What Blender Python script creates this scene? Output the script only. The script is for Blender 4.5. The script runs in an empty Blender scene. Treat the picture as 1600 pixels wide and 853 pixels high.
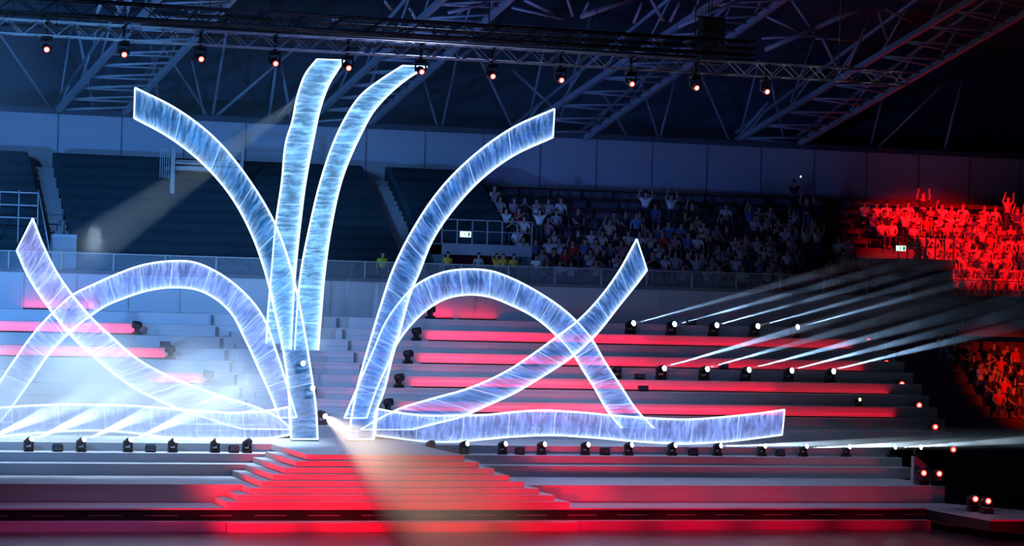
import bpy, bmesh, math, random
from mathutils import Vector, Matrix
R = random.Random(7)
S = bpy.context.scene
COL = S.collection
# ------------------------------------------------------------------ camera
CX, CY = 800.0, 426.5
VS, VN = (13000.0, 790.0), (-500.0, 420.0)
F = math.sqrt(-((VS[0]-CX)*(VN[0]-CX)+(VS[1]-CY)*(VN[1]-CY)))
def dcam(px, py): return Vector(((px-CX)/F, -(py-CY)/F, -1.0)).normalized()
AX = dcam(*VS); AY = dcam(*VN); AZ = AX.cross(AY)
RW = Matrix((AX, AY, AZ))
CAMP = -(RW @ (dcam(600, 794)*80))
def ray(px, py): return RW @ dcam(px, py)
def onY(px, py, y):
    r = ray(px, py); return CAMP + r*((y-CAMP.y)/r.y)
def onZ(px, py, z):
    r = ray(px, py); return CAMP + r*((z-CAMP.z)/r.z)
def xat(px, py, y): return onY(px, py, y).x
def px2m(px, y): return px*(y-CAMP.y)/F
cd = bpy.data.cameras.new('camera'); cam = bpy.data.objects.new('camera', cd); COL.objects.link(cam)
cd.sensor_width = 36; cd.lens = F/1600*36; cd.clip_end = 400
cam.matrix_world = Matrix.Translation(CAMP) @ RW.to_4x4()
S.camera = cam
# ------------------------------------------------------------------ view, world, cycles
S.view_settings.view_transform = 'Standard'; S.view_settings.look = 'None'
S.view_settings.gamma = 1; S.view_settings.use_curve_mapping = False
S.view_settings.exposure = 0.0
w = bpy.data.worlds.new('night'); S.world = w; w.use_nodes = True
w.node_tree.nodes['Background'].inputs[0].default_value = (.08, .12, .35, 1)
w.node_tree.nodes['Background'].inputs[1].default_value = .012
cy = S.cycles
cy.max_bounces = 6; cy.diffuse_bounces = 2; cy.glossy_bounces = 2; cy.transmission_bounces = 2
cy.volume_bounces = 0; cy.transparent_max_bounces = 40
cy.sample_clamp_indirect = 1.5; cy.sample_clamp_direct = 0; cy.caustics_reflective = False; cy.caustics_refractive = False
cy.use_denoising = True; cy.volume_step_rate = .3
# ------------------------------------------------------------------ venue lights (rig and floor-level washes without fixtures, plus added floor fills)
def spot(name, loc, tgt, energy, col, deg, blend=.5, size=.3):
    l = bpy.data.lights.new(name, 'SPOT'); l.energy = energy; l.color = col; l.spot_size = math.radians(deg)
    l.spot_blend = blend; l.shadow_soft_size = size
    o = bpy.data.objects.new(name, l); COL.objects.link(o); o.location = loc
    o.rotation_euler = (Vector(tgt)-Vector(loc)).to_track_quat('-Z', 'Y').to_euler()
    return o
BLUE = (.16, .42, 1.0); PALE = (.45, .66, 1.0); RED = (1.0, .0, .035); WARM = (1.0, .8, .6); COOL = (.75, .88, 1.0)
spot('blue_wash', (-30, -25, 21), (-6, 19, 6.2), 72000, (.13, .43, 1.0), 31, 1, .5)
spot('blue_wash', (-34, -14, 19), (-8, 32, 11), 16500, (.09, .36, 1.0), 36, 1, .5)
spot('blue_wash', (-14, -32, 22), (6, 19, 5.5), 13000, (.13, .28, 1.0), 30, 1, .5)
spot('deck_wash', (3, 4.5, 26), (4, 4.5, 0), 13000, (.42, .54, 1.0), 84, 1, .4)
spot('roof_wash', (-24, 4, 7), (0, 30, 17), 20000, (.07, .32, 1.0), 60, 1, .5)
spot('roof_wash', (2, 2, 8), (18, 30, 19), 5000, (.10, .18, 1.0), 50, 1, .5)
for k in range(4): spot('stair_red_wash', (-9.3+3.2*k, -11, -.3), (-3.3+3.0*k, 1, .3), (11000, 11000, 11000, 6500)[k], (1, 0, .015), 18, .8, .3)
spot('stair_red_wash', (-17, -9, .35), (-3.9, 1.9, .95), 26000, (1, .02, .04), 11, 1, .3)
for k in range(5): spot('deck_red_wash', (6+3.2*k, -11, -.2), (7.5+3.2*k, 3, .05), 2600-380*k, (1, 0, .03), 18, 1, .3)
spot('floor_red_fill', (9, -9, 12), (8, -8, -.7), 8000, (1, 0, .04), 100, 1, .3)  # added spot with no fixture, only to redden the floor
spot('floor_plum_fill', (-9, -9, 9), (-9, -7, -.7), 3000, (1, .1, .5), 90, 1, .3)  # added spot with no fixture, for the purple cast on the left floor
qa, qb = onY(1535, 385, 26.5), onY(1565, 600, 15)
spot('audience_red_wash', (qa.x-.5, 19.5, 20), (qa.x+.5, 27.8, 9.2), 36000, (1, .004, .008), 50, .8, .3)
spot('audience_red_wash', (qb.x-6, -6, 6), (qb.x+1, qb.y, qb.z), 22000, (1, .03, .0), 13, 1, .3)
spot('audience_wash', (12, -10, 18), (18, 27, 9), 800, (.6, .66, 1.0), 24, 1, .3)
# ------------------------------------------------------------------ materials
def mat(name, col, rough=.6, metal=0, spec=.5, noise=0, nscale=6, emis=None, es=0):
    m = bpy.data.materials.new(name); m.use_nodes = True; nt = m.node_tree; b = nt.nodes['Principled BSDF']
    b.inputs['Base Color'].default_value = (*col, 1); b.inputs['Roughness'].default_value = rough
    b.inputs['Metallic'].default_value = metal; b.inputs['Specular IOR Level'].default_value = spec
    if noise:
        tc = nt.nodes.new('ShaderNodeTexCoord'); n = nt.nodes.new('ShaderNodeTexNoise'); n.inputs['Scale'].default_value = nscale
        n.inputs['Detail'].default_value = 4
        mx = nt.nodes.new('ShaderNodeMix'); mx.data_type = 'RGBA'
        mx.inputs[6].default_value = tuple(c*(1-noise) for c in col)+(1,); mx.inputs[7].default_value = tuple(min(1, c*(1+noise)) for c in col)+(1,)
        nt.links.new(tc.outputs['Object'], n.inputs['Vector']); nt.links.new(n.outputs[0], mx.inputs[0]); nt.links.new(mx.outputs[2], b.inputs['Base Color'])
    if emis:
        b.inputs['Emission Color'].default_value = (*emis, 1); b.inputs['Emission Strength'].default_value = es
        m.cycles.emission_sampling = 'NONE'
    return m
M = dict(
    deck=mat('white_deck', (.62, .62, .66), .5, noise=.06, nscale=.8),
    cloth=mat('white_terrace_cover', (.6, .6, .64), .65, noise=.08, nscale=.7),
    fascia=mat('black_fascia', (.012, .012, .016), .35, noise=.3, nscale=2),
    floor=mat('dark_gloss_floor', (.08, .05, .065), .3, noise=.15, nscale=.6),
    panel=mat('parapet_panel', (.5, .5, .54), .5, noise=.05, nscale=.5),
    wall=mat('grey_wall', (.42, .43, .5), .7, noise=.06, nscale=.4),
    rearwall=mat('dark_rear', (.05, .06, .09), .8, noise=.3, nscale=.5),
    conc=mat('concourse_concrete', (.16, .17, .2), .8, noise=.15, nscale=1),
    step=mat('aisle_concrete', (.3, .32, .37), .8, noise=.1, nscale=2),
    tarp=mat('dark_seat_cover', (.022, .052, .07), .85, noise=.25, nscale=.6),
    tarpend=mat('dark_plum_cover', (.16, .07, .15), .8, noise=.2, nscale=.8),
    steel=mat('painted_steel', (.36, .38, .44), .5, .2, noise=.1, nscale=2),
    alu=mat('truss_aluminium', (.55, .56, .6), .4, .6, noise=.1, nscale=3),
    black=mat('black_metal', (.012, .012, .015), .45, .2, noise=.3, nscale=8),
    roof=mat('dark_roof_deck', (.06, .065, .09), .8, noise=.3, nscale=.8),
    rail=mat('rail_metal', (.42, .46, .5), .4, .3, noise=.1, nscale=4),
    bench=mat('dark_red_bench', (.09, .02, .03), .6, noise=.2, nscale=3),
    skin=mat('skin', (.5, .3, .22), .6, noise=.1, nscale=9),
    lens_w=mat('white_lamp_lens', (.8, .8, .8), .3, emis=(.86, .95, 1), es=14),
    lens_off=mat('dim_lamp_lens', (.06, .07, .1), .15, noise=.2, nscale=9),
    lens_r=mat('red_lamp_lens', (.8, .3, .2), .3, emis=(1, .16, .08), es=3.2),
    lens_y=mat('yellow_lamp_lens', (.8, .6, .2), .3, emis=(1, .85, .35), es=3),
    lens_o=mat('warm_lamp_lens', (.8, .8, .7), .3, emis=(1, .92, .78), es=8),
    sign=mat('lit_sign_face', (.8, .9, .8), .4, emis=(.75, 1, .85), es=1.6),
    green=mat('sign_green', (.02, .3, .12), .5, emis=(.02, .4, .15), es=.5),
    phone=mat('phone_screen', (.8, .8, .8), .3, emis=(1, 1, 1), es=6),
)
def glassmat():
    m = bpy.data.materials.new('rail_glass'); m.use_nodes = True; nt = m.node_tree; nt.nodes.clear()
    o = nt.nodes.new('ShaderNodeOutputMaterial'); t = nt.nodes.new('ShaderNodeBsdfTransparent'); g = nt.nodes.new('ShaderNodeBsdfDiffuse')
    mx = nt.nodes.new('ShaderNodeMixShader'); mx.inputs[0].default_value = .16; t.inputs[0].default_value = (.93, .96, 1, 1)
    g.inputs[0].default_value = (.5, .55, .6, 1)
    nt.links.new(t.outputs[0], mx.inputs[1]); nt.links.new(g.outputs[0], mx.inputs[2]); nt.links.new(mx.outputs[0], o.inputs[0]); return m
M['glass'] = glassmat()
def radial_lens(m, core, rim, r0, r1):
    nt = m.node_tree; b = nt.nodes['Principled BSDF']; tc = nt.nodes.new('ShaderNodeTexCoord'); mp = nt.nodes.new('ShaderNodeVectorMath'); mp.operation = 'MULTIPLY'; mp.inputs[1].default_value = (1, 0, 1)
    ln = nt.nodes.new('ShaderNodeVectorMath'); ln.operation = 'LENGTH'; mr = nt.nodes.new('ShaderNodeMapRange'); mr.inputs[1].default_value = r0; mr.inputs[2].default_value = r1
    mx = nt.nodes.new('ShaderNodeMix'); mx.data_type = 'RGBA'; mx.inputs[6].default_value = (*core, 1); mx.inputs[7].default_value = (*rim, 1)
    nt.links.new(tc.outputs['Object'], mp.inputs[0]); nt.links.new(mp.outputs[0], ln.inputs[0]); nt.links.new(ln.outputs['Value'], mr.inputs[0]); nt.links.new(mr.outputs[0], mx.inputs[0]); nt.links.new(mx.outputs[2], b.inputs['Emission Color'])
radial_lens(M['lens_r'], (1, .42, .34), (.6, .015, .01), .04, .085)
M['strip_r'] = mat('red_strip_diffuser', (.8, .2, .2), .4, emis=(1, .05, .08), es=1.2)
SHIRTS = [mat('shirt_%s' % n, c, .8, noise=.1, nscale=12) for n, c in dict(white=(.75, .75, .75), grey=(.35, .36, .38), blue=(.1, .2, .5), black=(.025, .025, .03), red=(.6, .04, .05), cream=(.6, .52, .4), pink=(.6, .3, .4), yellow=(.75, .5, .05)).items()]
SHN = ['white', 'grey', 'blue', 'black', 'red', 'cream', 'pink', 'yellow']
VEST = mat('safety_vest', (.55, .85, .05), .6, noise=.08, nscale=9)
TROUS = [mat('trousers_dark', (.03, .035, .05), .8, noise=.15, nscale=9), mat('trousers_denim', (.08, .12, .22), .8, noise=.15, nscale=9)]
HAIR = [mat('hair_black', (.012, .01, .01), .6, noise=.2, nscale=20), mat('hair_brown', (.07, .035, .02), .6, noise=.2, nscale=20), mat('hair_grey', (.25, .24, .23), .6, noise=.2, nscale=20)]
# ------------------------------------------------------------------ mesh helpers
class MB:
    def __init__(s): s.v = []; s.f = []; s.sm = []
    def add(s, vs, fs, smooth=False):
        k = len(s.v); s.v += [tuple(v) for v in vs]; s.f += [tuple(i+k for i in q) for q in fs]; s.sm += [smooth]*len(fs); return s
    def box(s, x0, x1, y0, y1, z0, z1, b=0):
        if b <= 0:
            vs = [(x, y, z) for x in (x0, x1) for y in (y0, y1) for z in (z0, z1)]
            return s.add(vs, [(0, 1, 3, 2), (4, 6, 7, 5), (0, 4, 5, 1), (2, 3, 7, 6), (0, 2, 6, 4), (1, 5, 7, 3)])
        bm = bmesh.new(); bmesh.ops.create_cube(bm, size=1)
        for v in bm.verts: v.co = Vector(((x0+x1)/2+v.co.x*(x1-x0), (y0+y1)/2+v.co.y*(y1-y0), (z0+z1)/2+v.co.z*(z1-z0)))
        bmesh.ops.bevel(bm, geom=bm.edges[:], offset=b, segments=2, affect='EDGES', profile=.5)
        bm.verts.index_update(); s.add([v.co[:] for v in bm.verts], [[v.index for v in f.verts] for f in bm.faces]); bm.free(); return s
    def tube(s, p0, p1, r, n=8, r1=None): return s.path([p0, p1], r, n, r1)
    def path(s, pts, r, n=8, r1=None, closed=False):
        pts = [Vector(p) for p in pts]; N = len(pts); vs = []; fs = []; up = None
        for i, p in enumerate(pts):
            t = (pts[min(i+1, N-1)]-pts[max(i-1, 0)]).normalized()
            if up is None:
                a = Vector((0, 0, 1)) if abs(t.z) < .9 else Vector((1, 0, 0)); up = (a-t*a.dot(t)).normalized()
            else: up = (up-t*up.dot(t)).normalized()
            q = t.cross(up); rr = r if r1 is None else r+(r1-r)*i/(N-1)
            for k in range(n):
                a = 2*math.pi*(k+.5)/n; vs.append(p+(up*math.cos(a)+q*math.sin(a))*rr)
        for i in range(N-1):
            for k in range(n):
                a = i*n+k; b = i*n+(k+1) % n; fs.append((a, b, b+n, a+n))
        fs.append(tuple(range(n-1, -1, -1))); fs.append(tuple((N-1)*n+k for k in range(n)))
        return s.add(vs, fs, n > 4)
    def lathe(s, prof, n=20, origin=(0, 0, 0), axis='z', cap=True):
        vs = []; fs = []; o = Vector(origin)
        for (r, h) in prof:
            for k in range(n):
                a = 2*math.pi*k/n; c = (r*math.cos(a), r*math.sin(a))
                vs.append(o+Vector((c[0], c[1], h) if axis == 'z' else ((c[0], -h, c[1]) if axis == 'y' else (h, c[0], c[1]))))
        for i in range(len(prof)-1):
            for k in range(n): fs.append((i*n+k, i*n+(k+1) % n, (i+1)*n+(k+1) % n, (i+1)*n+k))
        if cap: fs.append(tuple(range(n-1, -1, -1))); fs.append(tuple((len(prof)-1)*n+k for k in range(n)))
        return s.add(vs, fs, True)
    def prism(s, poly, y0, y1):   # poly of (x,z)
        n = len(poly); vs = [(x, y0, z) for x, z in poly]+[(x, y1, z) for x, z in poly]
        return s.add(vs, [tuple(range(n)), tuple(range(2*n-1, n-1, -1))]+[(i, i+n, (i+1) % n+n, (i+1) % n) for i in range(n)])
    def slab(s, poly, z0, z1):    # poly of (x,y)
        n = len(poly); vs = [(x, y, z0) for x, y in poly]+[(x, y, z1) for x, y in poly]
        return s.add(vs, [tuple(range(n-1, -1, -1)), tuple(range(n, 2*n))]+[(i, (i+1) % n, (i+1) % n+n, i+n) for i in range(n)])
    def ball(s, c, r, n=10, sc=(1, 1, 1)):
        prof = [(max(1e-4, math.sin(math.pi*i/n)), -math.cos(math.pi*i/n)) for i in range(n+1)]
        k = len(s.v); s.lathe(prof, n+2)
        for i in range(k, len(s.v)):
            v = s.v[i]; s.v[i] = (c[0]+v[0]*r*sc[0], c[1]+v[1]*r*sc[1], c[2]+v[2]*r*sc[2])
        return s
    def mesh(s, name, m=None):
        me = bpy.data.meshes.new(name); me.from_pydata(s.v, [], s.f); me.update()
        bm = bmesh.new(); bm.from_mesh(me); bmesh.ops.recalc_face_normals(bm, faces=bm.faces); bm.to_mesh(me); bm.free()
        for p, q in zip(me.polygons, s.sm): p.use_smooth = q
        if m: me.materials.append(m)
        return me
    def build(s, name, m, parent=None, loc=None):
        o = bpy.data.objects.new(name, s.mesh(name, m)); COL.objects.link(o)
        if parent: o.parent = parent
        if loc: o.location = loc
        return o
def tag(o, label=None, cat=None, group=None, kind=None):
    if label: o['label'] = label
    if cat: o['category'] = cat
    if group: o['group'] = group
    if kind: o['kind'] = kind
    return o
def thing(name, label, cat, loc=(0, 0, 0), group=None, rot=(0, 0, 0)):
    o = bpy.data.objects.new(name, None); COL.objects.link(o); o.location = loc; o.rotation_euler = rot; o.empty_display_size = .1
    return tag(o, label, cat, group)
def struct(mb, name, m): return tag(mb.build(name, m), kind='structure')
def copy_tree(o, parent=None):
    c = o.copy(); COL.objects.link(c); c.parent = parent
    for ch in o.children: copy_tree(ch, c)
    return c
ORD = ['first', 'second', 'third', 'fourth', 'fifth', 'sixth', 'seventh', 'eighth', 'ninth', 'tenth', 'eleventh', 'twelfth', 'thirteenth', 'fourteenth', 'fifteenth', 'sixteenth', 'seventeenth', 'eighteenth', 'nineteenth', 'twentieth']
def orde(n):
    if n < 20: return ORD[n]
    t = ['twenty', 'thirty', 'forty', 'fifty', 'sixty'][(n+1)//10-2]; u = (n+1) % 10
    return t+'-'+ORD[u-1] if u else {'twenty': 'twentieth', 'thirty': 'thirtieth', 'forty': 'fortieth', 'fifty': 'fiftieth', 'sixty': 'sixtieth'}[t]
# ------------------------------------------------------------------ levels
ZF = -.68                                  # arena floor
ZP = 1.52                                  # stage platform
D1, D2, D3 = .57, .95, 1.25                # side decks
XL, XR = -24.0, 48.0
XRS = xat(1478, 785, 1.9)                  # right end of the wide deck
T0, TD, TH, TN = 11.0, .94, .418, 10       # terrace
ZT = ZP+TH*TN; YT = T0+TD*(TN-1); YW = 21.2
struct(MB().box(XL, XR, -45, 60, ZF-.3, ZF), 'floor', M['floor'])
# stage body, decks
XR0 = xat(1448, 794, 0); XE2 = xat(1424, 730, 5.5)
t = thing('stage', 'long white stepped stage with black fascia below the grandstand', 'stage')
mb = MB().box(XL, XRS, 2.0, 12, 0, D1)
mb.build('lower_deck', M['deck'], t)
MB().box(XL, XE2, 5.5, 12, D1, D2).build('middle_deck', M['deck'], t)
MB().box(XL, XE2, 6.25, 12, D2, D3).build('lamp_deck', M['deck'], t)
MB().box(XL, XE2, 7.25, 12, D3, ZP).build('top_deck', M['deck'], t)
pR = [onZ(1448, 794, 0), onZ(1548, 812, 0), onZ(1640, 812, 0), onZ(1640, 801, 0), onZ(1478, 786.5, 0)]
MB().slab([(XL, 0), (XR0, 0)]+[(p.x, p.y) for p in pR[1:]]+[(XRS, 2), (XL, 2)], -.05, 0).build('front_deck', M['deck'], t)
MB().slab([(XL, .06), (XR0, .06)]+[(p.x, p.y+.06) for p in pR[1:]]+[(XRS, 3), (XL, 3)], -.38, -.05).build('fascia', M['fascia'], t)
MB().box(XL, XR0, -.32, 3, ZF, -.38).build('plinth', M['deck'], t)
m2 = MB()
for i in range(26):
    x = XL+1.2+i*1.7
    m2.box(x, x+1.0, .045, .06, -.235, -.22)
m2.build('fascia_trim', M['alu'], t)
# right hand ramp cheek
a = onY(1426, 713, 3.2); b = onY(1470, 747, 3.2); c = onY(1426, 741, 3.2)
tag(MB().prism([(a.x, a.z), (a.x+.12, a.z), (b.x, c.z-.15), (b.x, D1), (a.x, D1)], 3.1, 3.3).build('ramp_cheek', M['panel']), 'sloping triangular cheek panel at the right end of the stage deck', 'panel')
# stairs : pyramid of 8 steps with returns, plus a lower one in front of the fascia
st = thing('staircase', 'wide white pyramid staircase lit red in the middle of the stage', 'stairs')
NS, RH, TRD = 8, ZP/8, .28
xl, xr = -4.98, 6.18
YE = [1.95, 1.95, 1.95, 5.45, 5.45, 6.2, 6.2, 7.22]
for k in range(NS):
    z1 = RH*(k+1); y0 = .1+TRD*k; sh = .425*k
    mb = MB().box(xl+sh, xr-sh, y0, YE[k], max(.002, z1-RH), z1-.03)
    mb.box(xl+sh, xr-sh, y0, YE[k], z1-.03, z1)
    mb.build('step', M['deck'], st)
MB().box(xl-.1, xr+.1, -.62, -.32, ZF, -.40).build('bottom_step', M['deck'], st)
# ------------------------------------------------------------------ terrace
XTE = lambda j: xat([1490, 1478, 1466, 1452, 1440, 1426, 1412, 1398, 1384, 1370][j], 600, T0+TD*j)
XA0, XA1 = xat(338, 527, YT-1), xat(536, 527, YT-1)
t = thing('grandstand', 'white covered stepped lower grandstand behind the ribbons', 'grandstand')
for j in range(TN):
    y0 = T0+TD*j; z1 = ZP+TH*(j+1); xe = XTE(j)
    mb = MB().box(XL, xe, y0, YW-.01, z1-TH, z1-.05); mb.box(XL, xe-.05, y0-.014, y0, z1-TH*.55-.014, z1-TH*.55); mb.box(XL, xe+.01, y0-.025, YW-.01, z1-.05, z1)
    mb.build('tier', M['cloth'], t)
    for xa in (XA0, XA1):                                             # aisle edge cheeks
        MB().box(xa-.03+j*0, xa+.03, y0-.14, y0-.0, z1-TH, z1-.05).build('cheek', M['conc'], t)
for j in range(3, 9):                                                  # half steps of the aisle
    y0 = T0+TD*j; z0 = ZP+TH*j
    MB().box(XA0+.5-.0, XA0+2.2, y0-.42, y0, z0, z0+TH*.5).build('aisle_step', M['cloth'], t)
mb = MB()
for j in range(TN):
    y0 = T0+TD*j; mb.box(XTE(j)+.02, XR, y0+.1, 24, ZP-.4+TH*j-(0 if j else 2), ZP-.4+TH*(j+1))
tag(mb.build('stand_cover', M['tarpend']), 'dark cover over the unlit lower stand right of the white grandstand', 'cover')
# parapet wall, rail
PT = 7.22
mb = MB().box(XL, XR, YW, YW+.3, ZT-.2, PT-.12)
x = xat(35, 460, YW)-2.0*6
PS = 2.0
while x < XR-1:
    mb.box(x-.035, x+.035, YW-.05, YW, ZT, PT-.12); mb.box(x+.035, x+PS-.035, YW-.02, YW, ZT, ZT+.05); x += PS
struct(mb, 'wall_parapet', M['panel'])
struct(MB().box(XL, XR, YW-.04, YW+.5, PT-.12, PT+.02), 'trim_1', M['conc'])
struct(MB().box(XL, XR, YW+.3, 24.2, ZT, PT-.14), 'floor_concourse', M['conc'])
rl = thing('railing', 'long glazed balcony railing above the grey parapet panels', 'railing')
MB().box(XL, XR, YW+.08, YW+.14, PT+.66, PT+.70).build('top_rail', M['rail'], rl)
MB().box(XL, XR, YW+.10, YW+.12, PT+.02, PT+.66).build('glass_infill', M['glass'], rl)
x = xat(14, 405, YW)-2.0*5
while x < XR-1:
    MB().box(x-.03, x+.03, YW+.06, YW+.16, PT, PT+.70).build('post', M['rail'], rl); x += 2.0
# ------------------------------------------------------------------ upper tier
U0, UD, UH, UN = 24.2, .8, .46, 11
UZ = lambda r: 7.0+UH*r
UY = lambda r: U0+UD*r
mb = MB()
for r in range(UN): mb.box(XL, XR, UY(r), UY(UN)+1.5, UZ(r)-UH, UZ(r))
struct(mb, 'floor_upper_stand', M['conc'])
YB = UY(UN)+.9; ZB = UZ(UN-1)
mb = MB().box(XL, XR, YB, YB+.3, ZB-.2, onY(700, 207, YB).z)
x = xat(90, 220, YB)-2.75*5
zt = onY(700, 207, YB).z
struct(mb, 'wall_back', M['wall'])
mb = MB()
while x < XR:
    mb.box(x-.025, x+.025, YB-.03, YB, ZB, zt); x += 2.75
struct(mb, 'trim_2', M['conc'])
struct(MB().box(XL, XR, YB+4, YB+4.3, ZB, 40), 'wall_rear', M['rearwall'])
struct(MB().box(XL, XR, YB-.1, YB+4, zt, zt+.25), 'trim_3', M['rearwall'])
# aisles (steps) : px at top row
def xtop(px): return xat(px, 262, UY(UN-1))
AIS = [(xtop(44), xtop(83), 'left aisle'), (xtop(566), xtop(606), 'middle aisle')]
for i, (a0, a1, nm) in enumerate(AIS):
    t = thing('aisle_stairs', 'pale concrete aisle stairs between dark covered seats, %s' % ('at far left' if i == 0 else 'near the picture middle'), 'stairs')
    for r in range(UN-1):
        for q in (0, 1):
            z = UZ(r)+UH*.5*(q+1); y = UY(r)+UD*.5*(q+1)
            MB().box(a0, a1, y-.02, y+UD*.5, z-UH*.5, z).build('step', M['step'], t)
# dark seat covers
def cover(x0, x1, label, r0=0, r1=UN-1, cut=None):
    mb = MB(); n = (r1-r0)*2; prof = []
    for i in range(n+1):
        r = r0+i/2
        prof.append((U0+UD*r-.1, UZ(r)+.62+(.05 if i % 2 else 0)))
    vs = []; fs = []
    P = [(prof[0][0], UZ(r0)-.3)]+prof+[(prof[-1][0]+.75, prof[-1][1]+.05), (prof[-1][0]+.8, UZ(r1)-.2)]
    for (y, z) in P: vs += [(x0, y, z), (x1, y, z)]
    for i in range(len(P)-1): fs.append((2*i, 2*i+1, 2*i+3, 2*i+2))
    fs.append(tuple(range(0, 2*len(P), 2))); fs.append(tuple(range(2*len(P)-1, 0, -2)))
    mb.add(vs, fs); return tag(mb.build('seat_cover', M['tarp']), label, 'seat cover', 'dark covers over the upper seats')
XV0, XV1 = xat(686, 400, U0), xat(826, 400, U0)
cover(XL+.5, AIS[0][0]-.05, 'dark cover over the seats left of the left aisle')
cover(AIS[0][1]+.05, AIS[1][0]-.05, 'wide dark seat cover between the two aisle stairs')
cover(AIS[1][1]+.05, XV1, 'dark cover over the seats above the middle exit tunnel', 4)
cover(AIS[1][1]+.05, XV0, 'dark seat cover beside the middle aisle, left of the exit tunnel', 0, 4)
# vomitories
def vomitory(x0, x1, label, col, slope=False):
    v = thing('exit_tunnel', label, 'tunnel', ((x0+x1)/2, U0, 7.0)); w2 = (x1-x0)/2; y = -.35
    zt0 = 1.75
    MB().box(-w2, -w2+.15, y, 2.6, 0, zt0).build('side_wall', M['conc'], v)
    MB().box(w2-.15, w2, y, 2.6, 0, zt0).build('side_wall', M['conc'], v)
    MB().box(-w2+.15, w2-.15, 1.6, 1.8, 0, zt0).build('inner_wall', col, v)
    MB().box(-w2, w2, y-.05, 2.6, zt0-.42, zt0+.04).build('fascia', M['step'], v)
    g = MB().box(-w2, w2, y-.02, y+.03, zt0+1.0, zt0+1.05); g.box(-w2, w2, y-.01, y+.02, zt0+.55, zt0+.58)
    n = 6
    for i in range(n+1):
        xx = -w2+2*w2*i/n; g.box(xx-.025, xx+.025, y-.02, y+.03, zt0, zt0+1.05)
    if slope:
        g.path([(w2, y, zt0+1.0), (w2+1.5, y-1.2, -.1+.9)], .03, 6); g.path([(w2, y, zt0+.5), (w2+1.5, y-1.2, .4)], .02, 6)
    g.build('guard_rail', M['rail'], v)
    return v
vomitory(XV0, XV1, 'exit tunnel with railed roof and red inner wall, right of middle aisle', mat('tunnel_red_wall', (.3, .06, .08), .7, noise=.2, nscale=2))
XW0, XW1 = xat(1398, 400, U0), xat(1484, 400, U0)
vomitory(XW0, XW1, 'dark exit tunnel beside the red lit crowd at right', M['rearwall'], True)
def exit_sign(p, label):
    s = thing('exit_sign', label, 'sign', p)
    MB().box(-.25, .25, -.04, .04, -.13, .13, .01).build('housing', M['rail'], s)
    MB().box(-.235, .235, -.05, -.04, -.115, .115).build('face', M['sign'], s)
    g = MB(); g.box(.10, .19, -.056, -.05, -.08, .08)                 # doorway
    g.ball((-.02, -.053, .06), .02, 6, (1, .2, 1)); g.path([(-.02, -.054, .035), (-.05, -.054, -.02)], .016, 5)
    g.path([(-.05, -.054, -.02), (-.0, -.054, -.045), (-.02, -.054, -.09)], .01, 5); g.path([(-.05, -.054, -.02), (-.1, -.054, -.06), (-.13, -.054, -.05)], .01, 5)
    g.path([(-.02, -.054, .03), (.04, -.054, .0)], .009, 5); g.path([(-.02, -.054, .03), (-.08, -.054, .02)], .009, 5)
    g.build('pictogram', M['green'], s)
exit_sign(onY(727, 366, U0-.44), 'lit exit sign over the exit tunnel right of the middle aisle')
exit_sign(onY(1407, 388, U0-.44), 'lit exit sign over the dark exit tunnel by the red crowd')
# service platform behind upper left ribbon
def platform(px0, px1, pt, pb, y, label):
    a = onY(px0, pt, y); b = onY(px1, pb, y); s = thing('service_platform', label, 'platform', (a.x, y, b.z))
    wd = b.x-a.x; h = a.z-b.z
    MB().box(.5, wd, -.1, 1.4, .55, .72).build('deck', M['rail'], s)
    MB().box(.5, wd, -.12, -.06, .8, .9).build('kick_board', M['rail'], s)
    MB().box(.45, .62, -.2, -.05, -.6, h).build('post', M['rail'], s)
    MB().box(wd-.1, wd, -.2, -.05, -.6, h).build('post', M['rail'], s)
    g = MB().box(0, wd, -.12, -.07, h-.05, h); g.box(.5, wd, -.12, -.07, h*.62, h*.62+.04)
    for i in range(6): g.box(.09*i, .09*i+.025, -.12, -.08, 0.2, h)
    g.build('guard_rail', M['rail'], s)
platform(250, 378, 229, 290, 29.4, 'steel service platform with guard rail behind the upper left ribbon')
s = thing('stair_landing', 'small pale landing at the foot of the left aisle stairs', 'landing', onY(82, 368, 24.3))
MB().box(0, .95, -.1, .5, -.06, .06).build('slab', M['wall'], s); MB().box(0, .95, -.05, .5, -1.3, -.06).build('front', M['step'], s)
g = MB()
for px in (0, 30, 60):
    p = onY(px, 297, 25.2); g.box(p.x-.02, p.x+.02, 25.2, 25.25, p.z-2.2, p.z)
p0 = onY(-40, 297, 25.2); p1 = onY(60, 297, 25.2)
for k in (0, .5, 1.0): g.box(p0.x, p1.x, 25.2, 25.25, p0.z-k-.05, p0.z-k)
g.path([(p1.x, 25.2, p1.z), onY(78, 395, 23.9)], .03, 6)
tag(g.build('guard_rail', M['rail']), 'guard rail before the covered seats at the far left edge', 'railing')
# ------------------------------------------------------------------ roof steel
bm_ = MB()
yy0, zz0, yy1, zz1 = YB+4.2, 19.0, 2.0, 30.0
bm_.add([(XL, yy0, zz0), (XR, yy0, zz0), (XR, yy1, zz1), (XL, yy1, zz1), (XL, yy0, zz0+.2), (XR, yy0, zz0+.2), (XR, yy1, zz1+.2), (XL, yy1, zz1+.2)], [(0, 1, 2, 3), (4, 7, 6, 5), (0, 4, 5, 1), (2, 6, 7, 3), (0, 3, 7, 4), (1, 5, 6, 2)])
for i in range(14):
    f = (i+.5)/14; y = yy0+(yy1-yy0)*f; z = zz0+(zz1-zz0)*f
    bm_.box(XL, XR, y-.06, y+.06, z-.28, z)
struct(bm_, 'ceiling', M['roof'])
YR = YB+.4
def strut(mb, a, b, r, n=6): mb.tube(a, b, r, n)
rb = thing('ring_truss', 'long horizontal roof edge beam with steel V braces above the back wall', 'truss')
a = onY(-60, 169, YR); b = onY(1660, 246, YR)
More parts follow.
